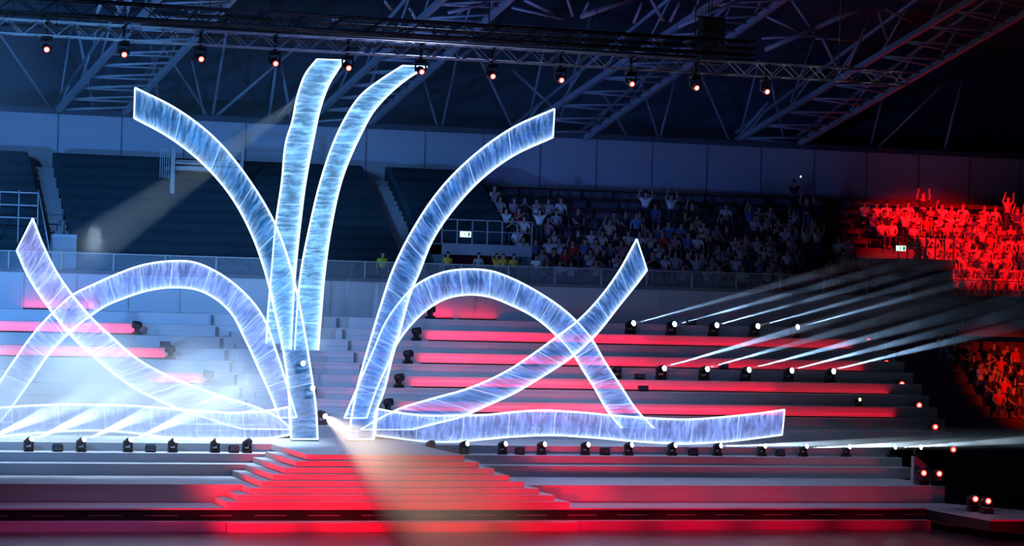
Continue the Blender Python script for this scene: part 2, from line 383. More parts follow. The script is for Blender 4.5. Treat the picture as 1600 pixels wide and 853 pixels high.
MB().tube(a, b, .13, 10).build('ring_beam', M['steel'], rb)
a2 = onY(-60, 182, YR+.6); b2 = onY(1660, 258, YR+.6)
MB().tube(a2, b2, .09, 8).build('ring_beam', M['steel'], rb)
for (p, q) in [((80, 170), (-6, 45)), ((92, 170), (112, 40)), ((327, 184), (255, 75)), ((332, 184), (358, 25)), ((335, 184), (470, 68)), ((690, 203), (720, 60)), ((805, 208), (735, 60)),
               ((822, 208), (852, 70)), ((875, 190), (925, 20)), ((1030, 219), (1002, 130)), ((1030, 219), (1062, 100)), ((1142, 225), (1092, 110)), ((1153, 225), (1186, 95)), ((800, 108), (862, 166)),
               ((1228, 230), (1203, 120)), ((1235, 160), (1272, 62)), ((1358, 235), (1382, 140)), ((1370, 232), (1470, 135)), ((1475, 236), (1502, 130)),
               ((146, 170), (120, 35)), ((142, 98), (150, 50)), ((250, 178), (236, 70)), ((420, 190), (432, 100)), ((455, 190), (440, 100)), ((320, 184), (300, 95)), ((685, 203), (655, 100)), ((560, 195), (590, 100)), ((430, 188), (500, 110)), ((1145, 225), (1200, 160)), ((980, 214), (940, 140))]:
    pa = onY(p[0], p[1], YR); pb = onY(q[0], q[1], YR-2.5+R.random()*3)
    MB().tube(pa, pb, .075 if R.random() > .4 else .055, 7).build('brace', M['steel'], rb)
def roof_truss(A, B, label, w0=.16, n=6):
    t = thing('roof_truss', label, 'truss', group='roof trusses')
    ch = []
    for (p, q) in (A, B):
        a = onY(p[0], p[1], YR); b = onY(q[0], q[1], YR-13); d = b-a; b = a+d*1.25
        ch.append((a, b))
        up = Vector((0, -.5, 2.2))
        MB().path([a, b], w0, 4).build('chord', M['steel'], t)
        MB().path([a+up*.2, b+up], .09, 6).build('top_chord', M['steel'], t)
        for i in range(n):
            f0 = (i+.2)/n; f1 = (i+.7)/n
            MB().tube(a+(b-a)*f0, a+up*(.2+.8*f1)+(b-a)*f1, .05, 6).build('web', M['steel'], t)
    (a, b), (c, d) = ch
    for i in range(2*n):
        f0 = (i+.3)/(2*n); f1 = (i+.8)/(2*n)
        MB().tube(a+(b-a)*f0, c+(d-c)*(f0 if i % 2 else f1), .06, 6).build('lacing', M['steel'], t)
        MB().tube(a+(b-a)*f0, c+(d-c)*(f1 if i % 2 else f0), .05, 6).build('lacing', M['steel'], t)
roof_truss(((87, 176), (245, 0)), ((190, 181), (357, 5)), 'steel roof truss rising at left above the leftmost ribbon tips')
roof_truss(((476, 196), (690, 0)), ((572, 198), (790, 5)), 'steel roof truss rising behind the two middle ribbon tips')
roof_truss(((800, 212), (1122, 0)), ((905, 222), (1216, 5)), 'steel roof truss rising from behind the upper right ribbon tip')
roof_truss(((1148, 222), (1500, 10)), ((1240, 230), (1585, 30)), 'darkest steel roof truss, rightmost of the four')
t = thing('roof_strut_frame', 'cluster of crossing roof struts high at top right', 'truss')
for (p, q, r) in [((887, 0), (895, 25), .07), ((920, 3), (910, 24), .07), ((908, 26), (990, -4), .12), ((820, 0), (866, 22), .08), ((1003, 5), (990, 36), .07), ((1017, -2), (1036, 32), .08), ((1062, 4), (1047, 34), .07), ((1165, -3), (1060, 42), .09),
                  ((1198, 26), (1258, 53), .07), ((1237, 0), (1273, 52), .07), ((1362, 6), (1272, 44), .12), ((1272, 44), (1195, 78), .12), ((1286, 62), (1308, 106), .08), ((1360, 27), (1324, 104), .07), ((1373, 20), (1386, 62), .06), ((1384, 14), (1424, 33), .06), ((1275, 60), (1345, 63), .06), ((1285, 55), (1190, 60), .06), ((800, 12), (880, 30), .06), ((700, 20), (760, 5), .08), ((640, 12), (655, 40), .08), ((600, 0), (612, 15), .07), ((520, 30), (545, 22), .09), ((160, 0), (152, 20), .08), ((205, -4), (200, 14), .08), ((178, 0), (190, 20), .07), ((280, 15), (360, 3), .05)]:
    MB().tube(onY(p[0], p[1], YR-14), onY(q[0], q[1], YR-13.5), r, 6).build('strut', M['steel'], t)
# ------------------------------------------------------------------ rigging trusses
def rig(px0, py0, px1, y, h, d, rc, rl_, m, label, seg=.5):
    a = onY(px0, py0, y); x1 = xat(px1, py0+(px1-px0)*.058, y); t = thing('lighting_truss', label, 'truss', (a.x, y, a.z)); L = x1-a.x
    for (yy, zz) in ((0, 0), (d, 0), (0, -h), (d, -h)): MB().tube((0, yy, zz), (L, yy, zz), rc, 6).build('chord', m, t)
    n = int(L/seg); mb = MB()
    for i in range(n):
        x0 = i*seg; s_ = i % 2
        for yy in (0, d): mb.tube((x0, yy, -h if s_ else 0), (x0+seg, yy, 0 if s_ else -h), rl_, 4)
        for zz in (0, -h): mb.tube((x0, 0 if s_ else d, zz), (x0+seg, d if s_ else 0, zz), rl_, 4)
    tag(mb.build('lacing', m, t), kind='stuff')
    for f in (.08, .36, .64, .92): MB().tube((L*f, d/2, -.1), (L*f, d/2, 19+(YB+4.2-y)/(YB+2.2)*11-a.z-.25), .018, 5).build('hoist_cable', M['black'], t)
    return t
rig(-40, 26, 1420, 2, .44, .44, .026, .014, M['alu'], 'silver lattice lighting truss carrying the row of small red lamps')
rig(-40, -10, 1180, -4, .42, .5, .04, .02, M['black'], 'black lighting truss crossing the top edge of the picture', .6)
rig(250, 20, 1180, 6, .42, .5, .045, .022, M['black'], 'black lighting truss just above the silver lattice truss', .6)
rig(-40, 18, 700, 9, .35, .5, .03, .016, M['black'], 'black lighting truss furthest left below the roof', .6)
MBx = MB(); p = onY(1105, 30, 6)
spk = thing('speaker_array', 'black hanging loudspeaker cluster under the roof at upper right', 'loudspeaker', (p.x, 5.6, p.z))
for k in range(4): MB().box(-.42, .42, -.3, .3, -.42-.4*k, -.04-.4*k, .04).build('cabinet', M['black'], spk)
MB().box(-.5, .5, -.05, .05, -.04, .05).build('bumper', M['black'], spk); MB().tube((0, 0, 0), (0, 0, 19+(YB-1.4)/(YB+2.2)*11-p.z-.25), .02, 5).build('hoist_cable', M['black'], spk)
# ------------------------------------------------------------------ moving head lamps
def make_lamp(lens, body=1.0, pan=0.0, tilt=0.3):
    r = thing('moving_head_lamp', None, 'stage light')
    s = body
    MB().box(-.17*s, .17*s, -.14*s, .14*s, 0, .11*s, .02*s).build('base', M['black'], r)
    y = MB().box(-.19*s, -.15*s, -.06*s, .06*s, .11*s, .40*s, .012*s); y.box(.15*s, .19*s, -.06*s, .06*s, .11*s, .40*s, .012*s); y.box(-.19*s, .19*s, -.07*s, .07*s, .11*s, .15*s, .012*s)
    yo = y.build('yoke', M['black'], r); yo.rotation_euler = (0, 0, pan)
    h = MB().lathe([(.06*s, -.17*s), (.11*s, -.14*s), (.13*s, -.05*s), (.135*s, .12*s), (.12*s, .17*s), (.10*s, .175*s)], 18, (0, 0, 0), 'y')
    ho = h.build('head', M['black'], r); ho.location = (0, 0, .36*s); ho.rotation_euler = (-tilt, 0, pan)
    lo = MB().lathe([(.095*s, .172*s), (.08*s, .19*s), (.03*s, .198*s)], 16, (0, 0, 0), 'y').build('lens', M[lens], ho)
    if lens == 'lens_r' and body == 1.0: MB().box(-.05, .05, -.03, .03, -.5, .0, .01).box(-.05, .05, -.26, .26, -.5, -.46).build('hook_clamp', M['black'], r)
    return r
LC = {}
def lamp(lens, loc, label, group, body=1.0, pan=0.0, tilt=.3, hang=False, cat='stage light'):
    key = (lens, body, round(pan, 2), round(tilt, 2))
    if key not in LC: LC[key] = o = make_lamp(lens, body, pan, tilt)
    else: o = copy_tree(LC[key])
    o.location = loc; o.rotation_euler = (0, math.pi, 0) if hang else (0, 0, 0)
    return tag(o, label, cat, group)
def lensat(px, py, y, s=1.0): p = onY(px, py, y); return p
# top rig row
YT_ = 2.2
for i, (px, py) in enumerate([(72, 75), (193, 83), (313, 90), (429, 97), (543, 104), (657, 110), (768, 117), (875, 123), (985, 129), (1086, 135), (1196, 141)]):
    p = onY(px, py, YT_); p2 = onY(px, 26+(px+40)*.058, 2.2)
    if i == 4: RIGL = Vector((p.x, YT_-.2, p.z))
    lamp('lens_r', (p.x, YT_, p.z+.36), 'black lamp with red lens under the silver truss, %s from left' % orde(i), 'red lamps under the silver truss', 1.0, .0, .36, True)
# clamps joining lamp to truss are part of each lamp : base extension
# stage front row
FR = [(-30, 690, 1), (45, 690, 1), (127, 690, 1), (200, 690, 1), (270, 691, 1), (336, 691, 1), (386, 693, 0), (672, 695, 0), (725, 694, 1), (785, 695, 1), (846, 695, 1), (914, 695, 1), (982, 696, 1), (1050, 697, 1), (1121, 697, 1), (1190, 698, 1), (1255, 700, 1), (1322, 700, 1), (1393, 700, 1), (1433, 700, 1)]
LY = 6.75
front = []
for i, (px, py, on) in enumerate(FR):
    p = onY(px, py, LY)
    lft = px < 500
    o = lamp('lens_w' if on else 'lens_off', (p.x, LY, D3), 'moving head lamp on the stage edge, %s from left' % orde(i) if on else 'unlit moving head lamp on the stage edge %s the stairs' % ('left of' if lft else 'right of'), 'moving heads along the stage edge', .92, .55, .25 if not lft else .5)
    front.append(o)
for i, px in enumerate([90, 235, 365, 812, 945, 1083, 1219]):
    p = onY(px, 704, LY)
    t = thing('strobe_light', 'low black strobe box between the stage edge lamps, %s from left' % orde(i), 'stage light', (p.x, LY, D3), 'low strobe boxes on the stage edge')
    MB().box(-.16, .16, -.12, .12, 0, .06, .01).build('base', M['black'], t); MB().box(-.15, .15, -.1, .1, .08, .27, .02).build('housing', M['black'], t)
    MB().box(-.13, .13, -.115, -.1, .1, .25).build('lens', M['lens_off'], t); MB().box(-.18, -.15, -.04, .04, .03, .2).build('bracket', M['black'], t); MB().box(.15, .18, -.04, .04, .03, .2).build('bracket', M['black'], t)
def tierof(py, px):                                                   # terrace tread hit by a pixel
    best = None
    for j in range(TN+1):
        y = T0+TD*j-.45; z = ZP+TH*j; p = onY(px, py, y)
        if best is None or abs(p.z-z) < best[0]: best = (abs(p.z-z), j, y, z, p.x)
    return best[1:]
W1 = [(985, 507), (1049, 509), (1115, 509), (1179, 511), (1241, 513)]; W2 = [(1033, 575), (1100, 576), (1165, 578), (1232, 579), (1297, 579)]
beams = []
def cone_dir(a, b): return (b-a).normalized()
for row, (L, nm) in enumerate(((W1, 'upper'), (W2, 'lower'))):
    for i, (px, py) in enumerate(L):
        j, y, z, x = tierof(py+14, px)
        lens = onY(px, py, y)
        lamp('lens_w', (lens.x, y, z), 'white moving head lamp on the right terrace, %s row, %s from left' % (nm, orde(i)), 'white beam lamps on the terrace', 1.15, .35, .2)
        beams.append((row, i, lens))
TR = [(650, 523, 1), (637, 557, 1), (623, 592, 1), (606, 629, 1), (672, 486, 1), (214, 512, 0), (266, 548, 0), (326, 584, 0)]
tl = []
for i, (px, py, right) in enumerate(TR):
    j, y, z, x = tierof(py+10, px)
    lamp('lens_off', (x, y, z), 'dark moving head on the white tiers %s, %s from the bottom' % ('right of the stairs' if right else 'under the left arch', orde([1, 1, 1, 0, 1, 2, 1, 0][i]) if not right else ['fourth', 'third', 'second', 'first', 'fifth'][i]), 'dark moving heads on the white tiers', 1.05, 1.57 if right else -1.57, .1)
    tl.append((x, y, z, j, right))
for i, (px, py, lb) in enumerate([(963, 582, 'dark moving head lamp just right of the crossing right ribbons')]):
    j, y, z, x = tierof(py+8, px); lamp('lens_off', (x, y, z), lb, 'dark moving heads on the white tiers', 1.0, .3, .2)
for i, (px, py, lb) in enumerate([(1005, 606, 'flat black strobe box on a red lit tier right of the right arch'), (258, 540, 'flat black strobe box on a tier under the left arch'), (1000, 584, 'flat black strobe box beside the dark lamp right of the ribbons'), (1130, 584, 'flat black strobe box between white beam lamps, lower row'), (1080, 514, 'flat black strobe box between white beam lamps, upper row')]):
    j, y, z, x = tierof(py, px)
    t = thing('strobe_light', lb, 'stage light', (x, y, z), 'strobe boxes on the tiers')
    MB().box(-.2, .2, -.12, .12, 0, .05, .01).build('base', M['black'], t); MB().box(-.19, .19, -.1, .1, .06, .22, .02).build('housing', M['black'], t); MB().box(-.16, .16, -.115, -.1, .08, .2).build('lens', M['lens_off'], t)
ED = [(1355, 533), (1383, 567), (1407, 600), (1434, 633), (1459, 667), (1487, 702)]
edge = []
for i, (px, py) in enumerate(ED):
    j = 9-2*i if i < 5 else 0; y = T0+TD*j-.3 if i < 5 else 8; p = onY(px, py, y)
    zf = ZP+TH*j if i < 5 else ZP
    lamp('lens_r', (p.x, y, p.z-.36*1.25), 'red glowing lamp down the right edge of the grandstand, %s from top' % orde(i), 'red lamps at the grandstand edge', 1.25, -.2, .05)
    tag(MB().box(p.x-.2, p.x+.2, y-.18, y+.18, ZP-.3, p.z-.36*1.25).build('lamp_plinth', M['black']), 'black box plinth under the grandstand edge lamp, %s from top' % orde(i), 'plinth', 'lamp plinths at the grandstand edge')
    edge.append((p, y, j))
for i, (px, py, y, z) in enumerate([(1441, 742, 2.6, D1), (1465, 747, 2.3, D1), (1521, 790, -1.2, 0), (1541, 795, -2.0, 0)]):
    p = onY(px, py, y)
    lamp('lens_r', (p.x, y, z), 'red glowing lamp at the right end of the stage deck, %s from left' % orde(i), 'red lamps at the stage end', 1.15, -.2, .05)
p = onY(1341, 616, 16.2); j, y, z, x = tierof(628, 1341)
lamp('lens_y', (x, y, z), 'small yellow lamp alone on the red tiers at right', None, .7, .1, .1)
j, y, z, x = tierof(583, 470); lamp('lens_o', (x, y, z), 'bright warm lamp behind the left ribbon foot, upper one', 'warm lamps behind the ribbon feet', 1.1, .2, .0)
j, y, z, x = tierof(615, 485); lamp('lens_o', (x, y, z), 'bright warm lamp behind the left ribbon foot, lower one', 'warm lamps behind the ribbon feet', 1.1, .2, .0)
y = T0+TD-.45; z = ZP+TH; x = onY(503, 640, y).x; lamp('lens_o', (x, y, z), 'warm lamp between the ribbon feet sending a beam down the stairs', None, 1.05, .5, -.3); WB = Vector((x, y, z+.4))
# ------------------------------------------------------------------ light ribbons
def crom(P, n):
    P = [Vector((p[0], p[1])) for p in P]; L = [0]
    for a, b in zip(P, P[1:]): L.append(L[-1]+(b-a).length)
    # centripetal-ish : hermite with finite difference tangents over chord length
    m = []
    for i in range(len(P)):
        if i == 0: m.append((P[1]-P[0])/(L[1]-L[0]))
        elif i == len(P)-1: m.append((P[-1]-P[-2])/(L[-1]-L[-2]))
        else:
            h0 = L[i]-L[i-1]; h1 = L[i+1]-L[i]; d0 = (P[i]-P[i-1])/h0; d1 = (P[i+1]-P[i])/h1; m.append((d0*h1+d1*h0)/(h0+h1))
    def ev(s):
        i = 0
        while i < len(P)-2 and L[i+1] < s: i += 1
        h = L[i+1]-L[i]; t = (s-L[i])/h; t2 = t*t; t3 = t2*t
        return P[i]*(2*t3-3*t2+1)+m[i]*(h*(t3-2*t2+t))+P[i+1]*(-2*t3+3*t2)+m[i+1]*(h*(t3-t2))
    D = [ev(L[-1]*k/400) for k in range(401)]; A = [0]
    for a, b in zip(D, D[1:]): A.append(A[-1]+(b-a).length)
    out = []; k = 0
    for q in range(n):
        s = A[-1]*q/(n-1)
        while k < 399 and A[k+1] < s: k += 1
        f = (s-A[k])/max(1e-6, A[k+1]-A[k]); out.append(D[k].lerp(D[k+1], f))
    return out
def film_mat(name, col, base, tuft, dens, seed, glow=.4):
    m = bpy.data.materials.new(name); m.use_nodes = True; m.cycles.emission_sampling = 'NONE'
    nt = m.node_tree; nt.nodes.clear(); N = nt.nodes.new; Lk = nt.links.new
    out = N('ShaderNodeOutputMaterial'); uv = N('ShaderNodeUVMap'); uv.uv_map = 'UVMap'
    sep = N('ShaderNodeSeparateXYZ'); Lk(uv.outputs[0], sep.inputs[0])
    def math_(op, a, b=None, clamp=False):
        n = N('ShaderNodeMath'); n.operation = op; n.use_clamp = clamp
        for i, v in enumerate((a, b)):
            if v is None: continue
            if isinstance(v, (int, float)): n.inputs[i].default_value = v
            else: Lk(v, n.inputs[i])
        return n.outputs[0]
    u, v = sep.outputs[0], sep.outputs[1]
    # slanted, wavering streaks across the film
    nz = N('ShaderNodeTexNoise'); nz.inputs['Scale'].default_value = 1.3; nz.inputs['Detail'].default_value = 2
    c0 = N('ShaderNodeCombineXYZ'); Lk(math_('MULTIPLY', u, 1.0), c0.inputs[0]); Lk(math_('MULTIPLY', v, 1.6), c0.inputs[1]); c0.inputs[2].default_value = seed
    Lk(c0.outputs[0], nz.inputs['Vector'])
    def streak(fu, fv, k, warp, sd):
        c = N('ShaderNodeCombineXYZ')
        uu = math_('ADD', math_('MULTIPLY', u, fu), math_('MULTIPLY', math_('SUBTRACT', nz.outputs[0], .5), warp))
        Lk(uu, c.inputs[0]); Lk(math_('MULTIPLY', v, fv), c.inputs[1]); c.inputs[2].default_value = sd+seed
        n = N('ShaderNodeTexNoise'); n.inputs['Scale'].default_value = 1; n.inputs['Detail'].default_value = 3; n.inputs['Roughness'].default_value = .6
        Lk(c.outputs[0], n.inputs['Vector'])
        return math_('MULTIPLY', math_('SUBTRACT', n.outputs[0], .44), k, True)
    s1 = streak(8.5, 1.2, 5.0, 2.2, 0); s2 = streak(2.6, 1.3, 2.4, 1.0, 11); s3 = streak(19, 1.6, 5.0, 4.0, 23)
    d = math_('MINIMUM', v, math_('SUBTRACT', 1.0, v))
    near = math_('POWER', 2.718, math_('MULTIPLY', d, -6.0)); vnear = math_('POWER', 2.718, math_('MULTIPLY', d, -22.0))
    e = math_('MULTIPLY', math_('MULTIPLY', s1, tuft), math_('ADD', near, .14))
    e = math_('ADD', e, math_('MULTIPLY', math_('MULTIPLY', s3, tuft*.6), math_('ADD', near, .1)))
    e = math_('ADD', e, math_('MULTIPLY', vnear, .35)); bside = math_('POWER', 2.718, math_('MULTIPLY', math_('SUBTRACT', 1.0, v), -10.0)); e = math_('ADD', e, math_('MULTIPLY', bside, glow))  # glow and bloom of the edge tubes painted into the film's emission
    e0 = math_('ADD', math_('MULTIPLY', s2, base*1.1), math_('ADD', base*.5, math_('MULTIPLY', s1, base*.5)))
    em0 = N('ShaderNodeEmission'); em0.inputs[0].default_value = (*col, 1); Lk(e0, em0.inputs[1])
    em1 = N('ShaderNodeEmission'); em1.inputs[0].default_value = (.55, .8, 1, 1); Lk(e, em1.inputs[1])
    em = N('ShaderNodeAddShader'); Lk(em0.outputs[0], em.inputs[0]); Lk(em1.outputs[0], em.inputs[1])
    tr = N('ShaderNodeBsdfTransparent'); tr.inputs[0].default_value = (dens, dens, dens*1.02, 1)
    ad = N('ShaderNodeAddShader'); Lk(em.outputs[0], ad.inputs[0]); Lk(tr.outputs[0], ad.inputs[1]); Lk(ad.outputs[0], out.inputs[0])
    return m
EDGE = mat('ribbon_edge_light', (.8, .8, .8), .4, emis=(.62, .88, 1.0), es=2.2)
RIB = mat('ribbon_rib_light', (.8, .8, .8), .4, emis=(.55, .82, 1.0), es=.8)
rnum = [0]
def ribbon(A, B, Y, nrib, label, film, N=90, re=.032, foot=True):
    rnum[0] += 1
    a = crom(A, N); b = crom(B, N)
    zmid = None
    A3 = [onY(p.x, p.y, Y) for p in a]; B3 = [onY(p.x, p.y, Y) for p in b]
    low = min(A3+B3, key=lambda v: v.z); org = Vector((low.x, Y, low.z))
    t = thing('light_ribbon', label, 'light sculpture', org, 'glowing light ribbons')
    A3 = [p-org for p in A3]; B3 = [p-org for p in B3]
    nv = 6; th = .02; me = bpy.data.meshes.new('film'); vs = []; uvs = []; Ls = [0]
    for i in range(1, N): Ls.append(Ls[-1]+(((A3[i]+B3[i])-(A3[i-1]+B3[i-1]))*.5).length)
    for side in (-th, th):
        for i in range(N):
            for k in range(nv+1):
                p = A3[i].lerp(B3[i], k/nv); vs.append((p.x, p.y+side, p.z)); uvs.append((Ls[i], k/nv))
    fs = []; n1 = nv+1; off = N*n1
    for i in range(N-1):
        for k in range(nv):
            q = i*n1+k; fs.append((q, q+1, q+n1+1, q+n1)); fs.append((off+q, off+q+n1, off+q+n1+1, off+q+1))
        for k in (0, nv):
            q = i*n1+k; fs.append((q, q+n1, off+q+n1, off+q))
    me.from_pydata(vs, [], fs); ul = me.uv_layers.new(name='UVMap')
    for lp in me.loops: ul.data[lp.index].uv = uvs[lp.vertex_index]
    me.materials.append(film); me.update()
    o = bpy.data.objects.new('film', me); COL.objects.link(o); o.parent = t
    for P in (A3, B3): MB().path(P, re, 6).build('edge_tube', EDGE, t)
    for P in ((A3[0], B3[0]), (A3[-1], B3[-1])): MB().tube(P[0], P[1], re*.85, 6).build('end_tube', EDGE, t)
    for k in range(1, nrib):
        i = int(k*(N-1)/nrib); MB().tube(A3[i], B3[i], .014, 5).build('rib', RIB, t)
    c = (A3[-1]+B3[-1])*.5; hw = abs(A3[-1].x-B3[-1].x)*.5
    if foot: MB().box(c.x-hw, c.x+hw, -.2, .2, c.z-(.34 if foot == 2 else .09), c.z-.03, .01).build('foot_plate', M['black'], t)
    return t
fC = film_mat('film_blue', (.022, .2, .62), .42, .30, .72, 1, .3)
fF = film_mat('film_deep_blue', (.025, .17, .66), .42, .30, .72, 5, .5)
fD = film_mat('film_pale_cyan', (.14, .44, .9), .62, .38, .6, 9, .9)
fG = film_mat('film_backlight_periwinkle', (.07, .2, .68), .5, .32, .74, 13, .3)  # this and the next two: red light behind painted into the film colour
fA = film_mat('film_backlight_lilac', (.24, .26, .72), .6, .3, .74, 17, .2)  # bright haze behind this ribbon is put into its colour too
fI = film_mat('film_backlight_lavender', (.16, .24, .74), .55, .28, .74, 21, .2)
RC = ([(211, 137), (277.5, 171), (332, 212.5), (390, 282), (429, 348), (456.5, 426), (468, 476), (483, 561.5), (494, 640), (496.5, 686)],
      [(209.5, 184.5), (262, 213), (314, 253), (360, 305.5), (394, 368), (414.5, 426), (430, 490), (445, 563), (453, 640), (455, 686)])
RF = ([(866.5, 170), (800, 200), (740, 243), (689, 294), (646, 357), (612, 426), (596, 474), (578, 534), (558, 606), (543.5, 686)],
      [(864, 214.5), (800, 244.5), (760, 273), (715, 319), (675, 377), (655, 426), (643, 454), (626, 514), (613, 559), (598, 617), (588, 642), (584, 686)])
RD = ([(495, 92.5), (477.5, 115), (466, 145), (455, 195), (449, 213), (440, 285.5), (431, 348), (424, 426), (417.5, 506), (415, 561.5)],
      [(538, 94), (514, 132.5), (499, 175), (491, 213), (477.5, 285.5), (469, 353), (461.5, 426), (457, 500), (454, 561.5)])
RE = ([(629, 102.5), (597.5, 122.5), (565, 147.5), (535, 192.5), (519, 228), (500, 285.5), (485, 348), (470, 426), (463, 501), (460, 561.5)],
      [(667.5, 104), (637.5, 122.5), (607.5, 147.5), (585, 172.5), (562, 214), (536, 275.5), (517.5, 355.5), (507.5, 426), (501.6, 494), (496, 561.5)])
RG = ([(538, 653), (561, 599), (586, 541), (601, 506), (621, 476), (646, 448.6), (690, 426), (732, 420.5), (770, 424), (800, 435), (850, 462), (875, 479), (900, 501), (925.5, 531), (943, 561.5), (970.6, 604), (994.5, 640), (1026, 672.5)],
      [(573, 653), (589, 607), (607, 567), (621, 536), (641, 509), (671, 481), (696, 467), (731, 460.6), (764, 463.7), (800, 477.5), (832.6, 494), (870, 525), (896.6, 555), (913, 581.6), (930.5, 609), (948, 640), (974, 672.5)])
RB = ([(-52, 672), (2.5, 592), (25, 559), (50, 524), (83, 487.5), (113, 461), (148, 443.6), (188, 426), (217.5, 415.5), (265, 408), (300, 409), (341, 426), (369, 446), (400, 478), (417.6, 508), (428, 538), (440, 574), (452.5, 615), (464, 652.5)],
      [(-10, 672), (20, 634), (50, 591.6), (78, 551.5), (108, 520), (140.5, 494), (163, 479), (196, 465), (233, 453.6), (276, 449), (309, 453), (346, 473.7), (361, 489), (381, 526), (400, 566.5), (417, 604), (431, 637.5), (436, 652.5)])
RH_ = ([(995, 373.5), (965.6, 426), (940.5, 461), (905, 499), (870, 526), (835, 551.5), (800, 575), (731, 607), (671, 624), (620.5, 640), (591, 655), (563, 671)],
       [(1011, 422), (1000, 437), (970.6, 473.7), (925.5, 529), (895, 556.5), (850, 586.6), (800, 616), (760, 634), (722, 651), (679.5, 662), (644, 671)])
RA = ([(51, 341), (67.5, 383), (89, 426), (113, 461), (140.5, 494), (173, 525), (216, 561.5), (251, 581.6), (301, 603), (351, 620.5), (400, 636), (437, 654), (456, 671)],
      [(26, 391.5), (41, 426), (80, 486), (108, 521), (153, 563), (211, 607), (251, 627), (279, 639), (325, 654), (352, 663), (378, 670)])
RI = ([(590, 638.5), (616, 643.6), (658, 648.5), (715, 649), (760, 648), (800, 644), (845, 641), (900, 643.7), (960, 649), (1012, 653), (1077, 655), (1145, 650), (1199, 644), (1226, 640)],
      [(586, 680), (623, 685), (655.6, 689), (715, 690), (760, 686), (800, 682.5), (862.5, 680), (930, 684), (1012, 691), (1080, 693), (1145, 689), (1198, 682.5), (1222, 679.5)])
RJ = ([(-190, 634), (-120, 642), (-60, 643), (0, 637), (75, 632.6), (138, 632), (213, 634.4), (300, 641), (370, 645), (415, 642), (451, 636)],
      [(-190, 680), (-120, 688), (-60, 690), (0, 682), (50, 677.5), (100, 674), (155, 673), (212.5, 677), (262.5, 684), (312.5, 687), (375, 686.5), (400, 685), (425, 684), (454, 679)])
# back to front
ribbon(*RD, 17.2, 10, 'tall pale blue ribbon of light, left of the two in the middle', fD)
ribbon(*RE, 17.4, 9, 'tall pale blue ribbon curling right, right of the two in the middle', fD)
ribbon(*RG, 11.6, 14, 'right hand arch of glowing ribbon crossing the lower right ribbon', fG)
ribbon(*RB, 11.6, 14, 'left hand arch of glowing ribbon crossing the lower left ribbon', fI)
ribbon(*RH_, 10.6, 9, 'glowing ribbon sweeping up to a pointed tip at right', fF, foot=2)
ribbon(*RA, 10.6, 9, 'lilac glowing ribbon sweeping up to a pointed tip at far left', fA, foot=2)
ribbon(*RC, 9.0, 8, 'blue glowing ribbon rising to the upper left tip', fC)
ribbon(*RF, 9.0, 8, 'blue glowing ribbon rising to the upper right tip', fF)
ribbon(*RI, 8.5, 9, 'long low wavy ribbon lying right of the stairs', fI, foot=False)
ribbon(*RJ, 8.5, 9, 'long low wavy ribbon lying left of the stairs', fI, foot=False)
# ------------------------------------------------------------------ red tier lights
def batten(x0, x1, y, z, power, label, col=(1, .0, .03), up=.42):
    t = thing('led_batten', label, 'stage light', (x0, y, z), 'red light battens along the tiers')
    L = x1-x0
    MB().box(0, L, -.05, .05, 0, .05, .01).build('housing', M['black'], t)
    MB().box(.02, L-.02, -.03, .03, .05, .056).build('diffuser', M['strip_r'], t)
    n = len(power)
    for k, pw in enumerate(power):
        l = bpy.data.lights.new('batten_light', 'AREA'); l.shape = 'RECTANGLE'; l.size = L/n; l.size_y = .05; l.energy = pw*L/n; l.color = col; l.spread = math.radians(150)
        o = bpy.data.objects.new('batten_light', l); COL.objects.link(o); o.location = (x0+L*(k+.5)/n, y, z+.065)
        o.rotation_euler = (Vector((0, .5, 1))).to_track_quat('-Z', 'Y').to_euler()
rowj = {8: 650, 6: 637, 4: 623, 2: 606, 0: 600}
for q, j in enumerate((8, 6, 4, 2)):
    y = T0+TD*j-.12; z = ZP+TH*j; x0 = tl[q][0]+.6; x1 = xat([1330, 1350, 1390, 1400][q], 560, y)
    batten(x0, x1, y, z, [[6, 3.6, 1.7, .8], [4, 2.8, 1.4, .7], [3, 2.6, 2, .9], [2.4, 3, 3.2, 1.2]][q], 'long red light batten on the right tiers, %s from top' % orde(q))
for q, (p0, p1, j, pw) in enumerate(((-60, 208, 8, [4, 6]), (-60, 258, 6, [3, 4.5]), (240, 318, 4, [4]))):
    y = T0+TD*j-.12; z = ZP+TH*j
    batten(xat(p0, 540, y), xat(p1, 540, y), y, z, pw, 'red light batten on the left tiers behind the left arch, %s from top' % orde(q))
for q, (p0, p1, pw) in enumerate(((672, 708, [6]), (716, 776, [3]), (36, 110, [4]), (125, 150, [6]))):
    batten(xat(p0, 498, YW-.2), xat(p1, 498, YW-.2), YW-.2, ZT, pw, ('short red batten at the parapet foot under the right arch, left one', 'short red batten at the parapet foot under the right arch, right one', 'short red batten at the parapet foot at far left', 'short red batten at the parapet foot behind the crossing left ribbons')[q])
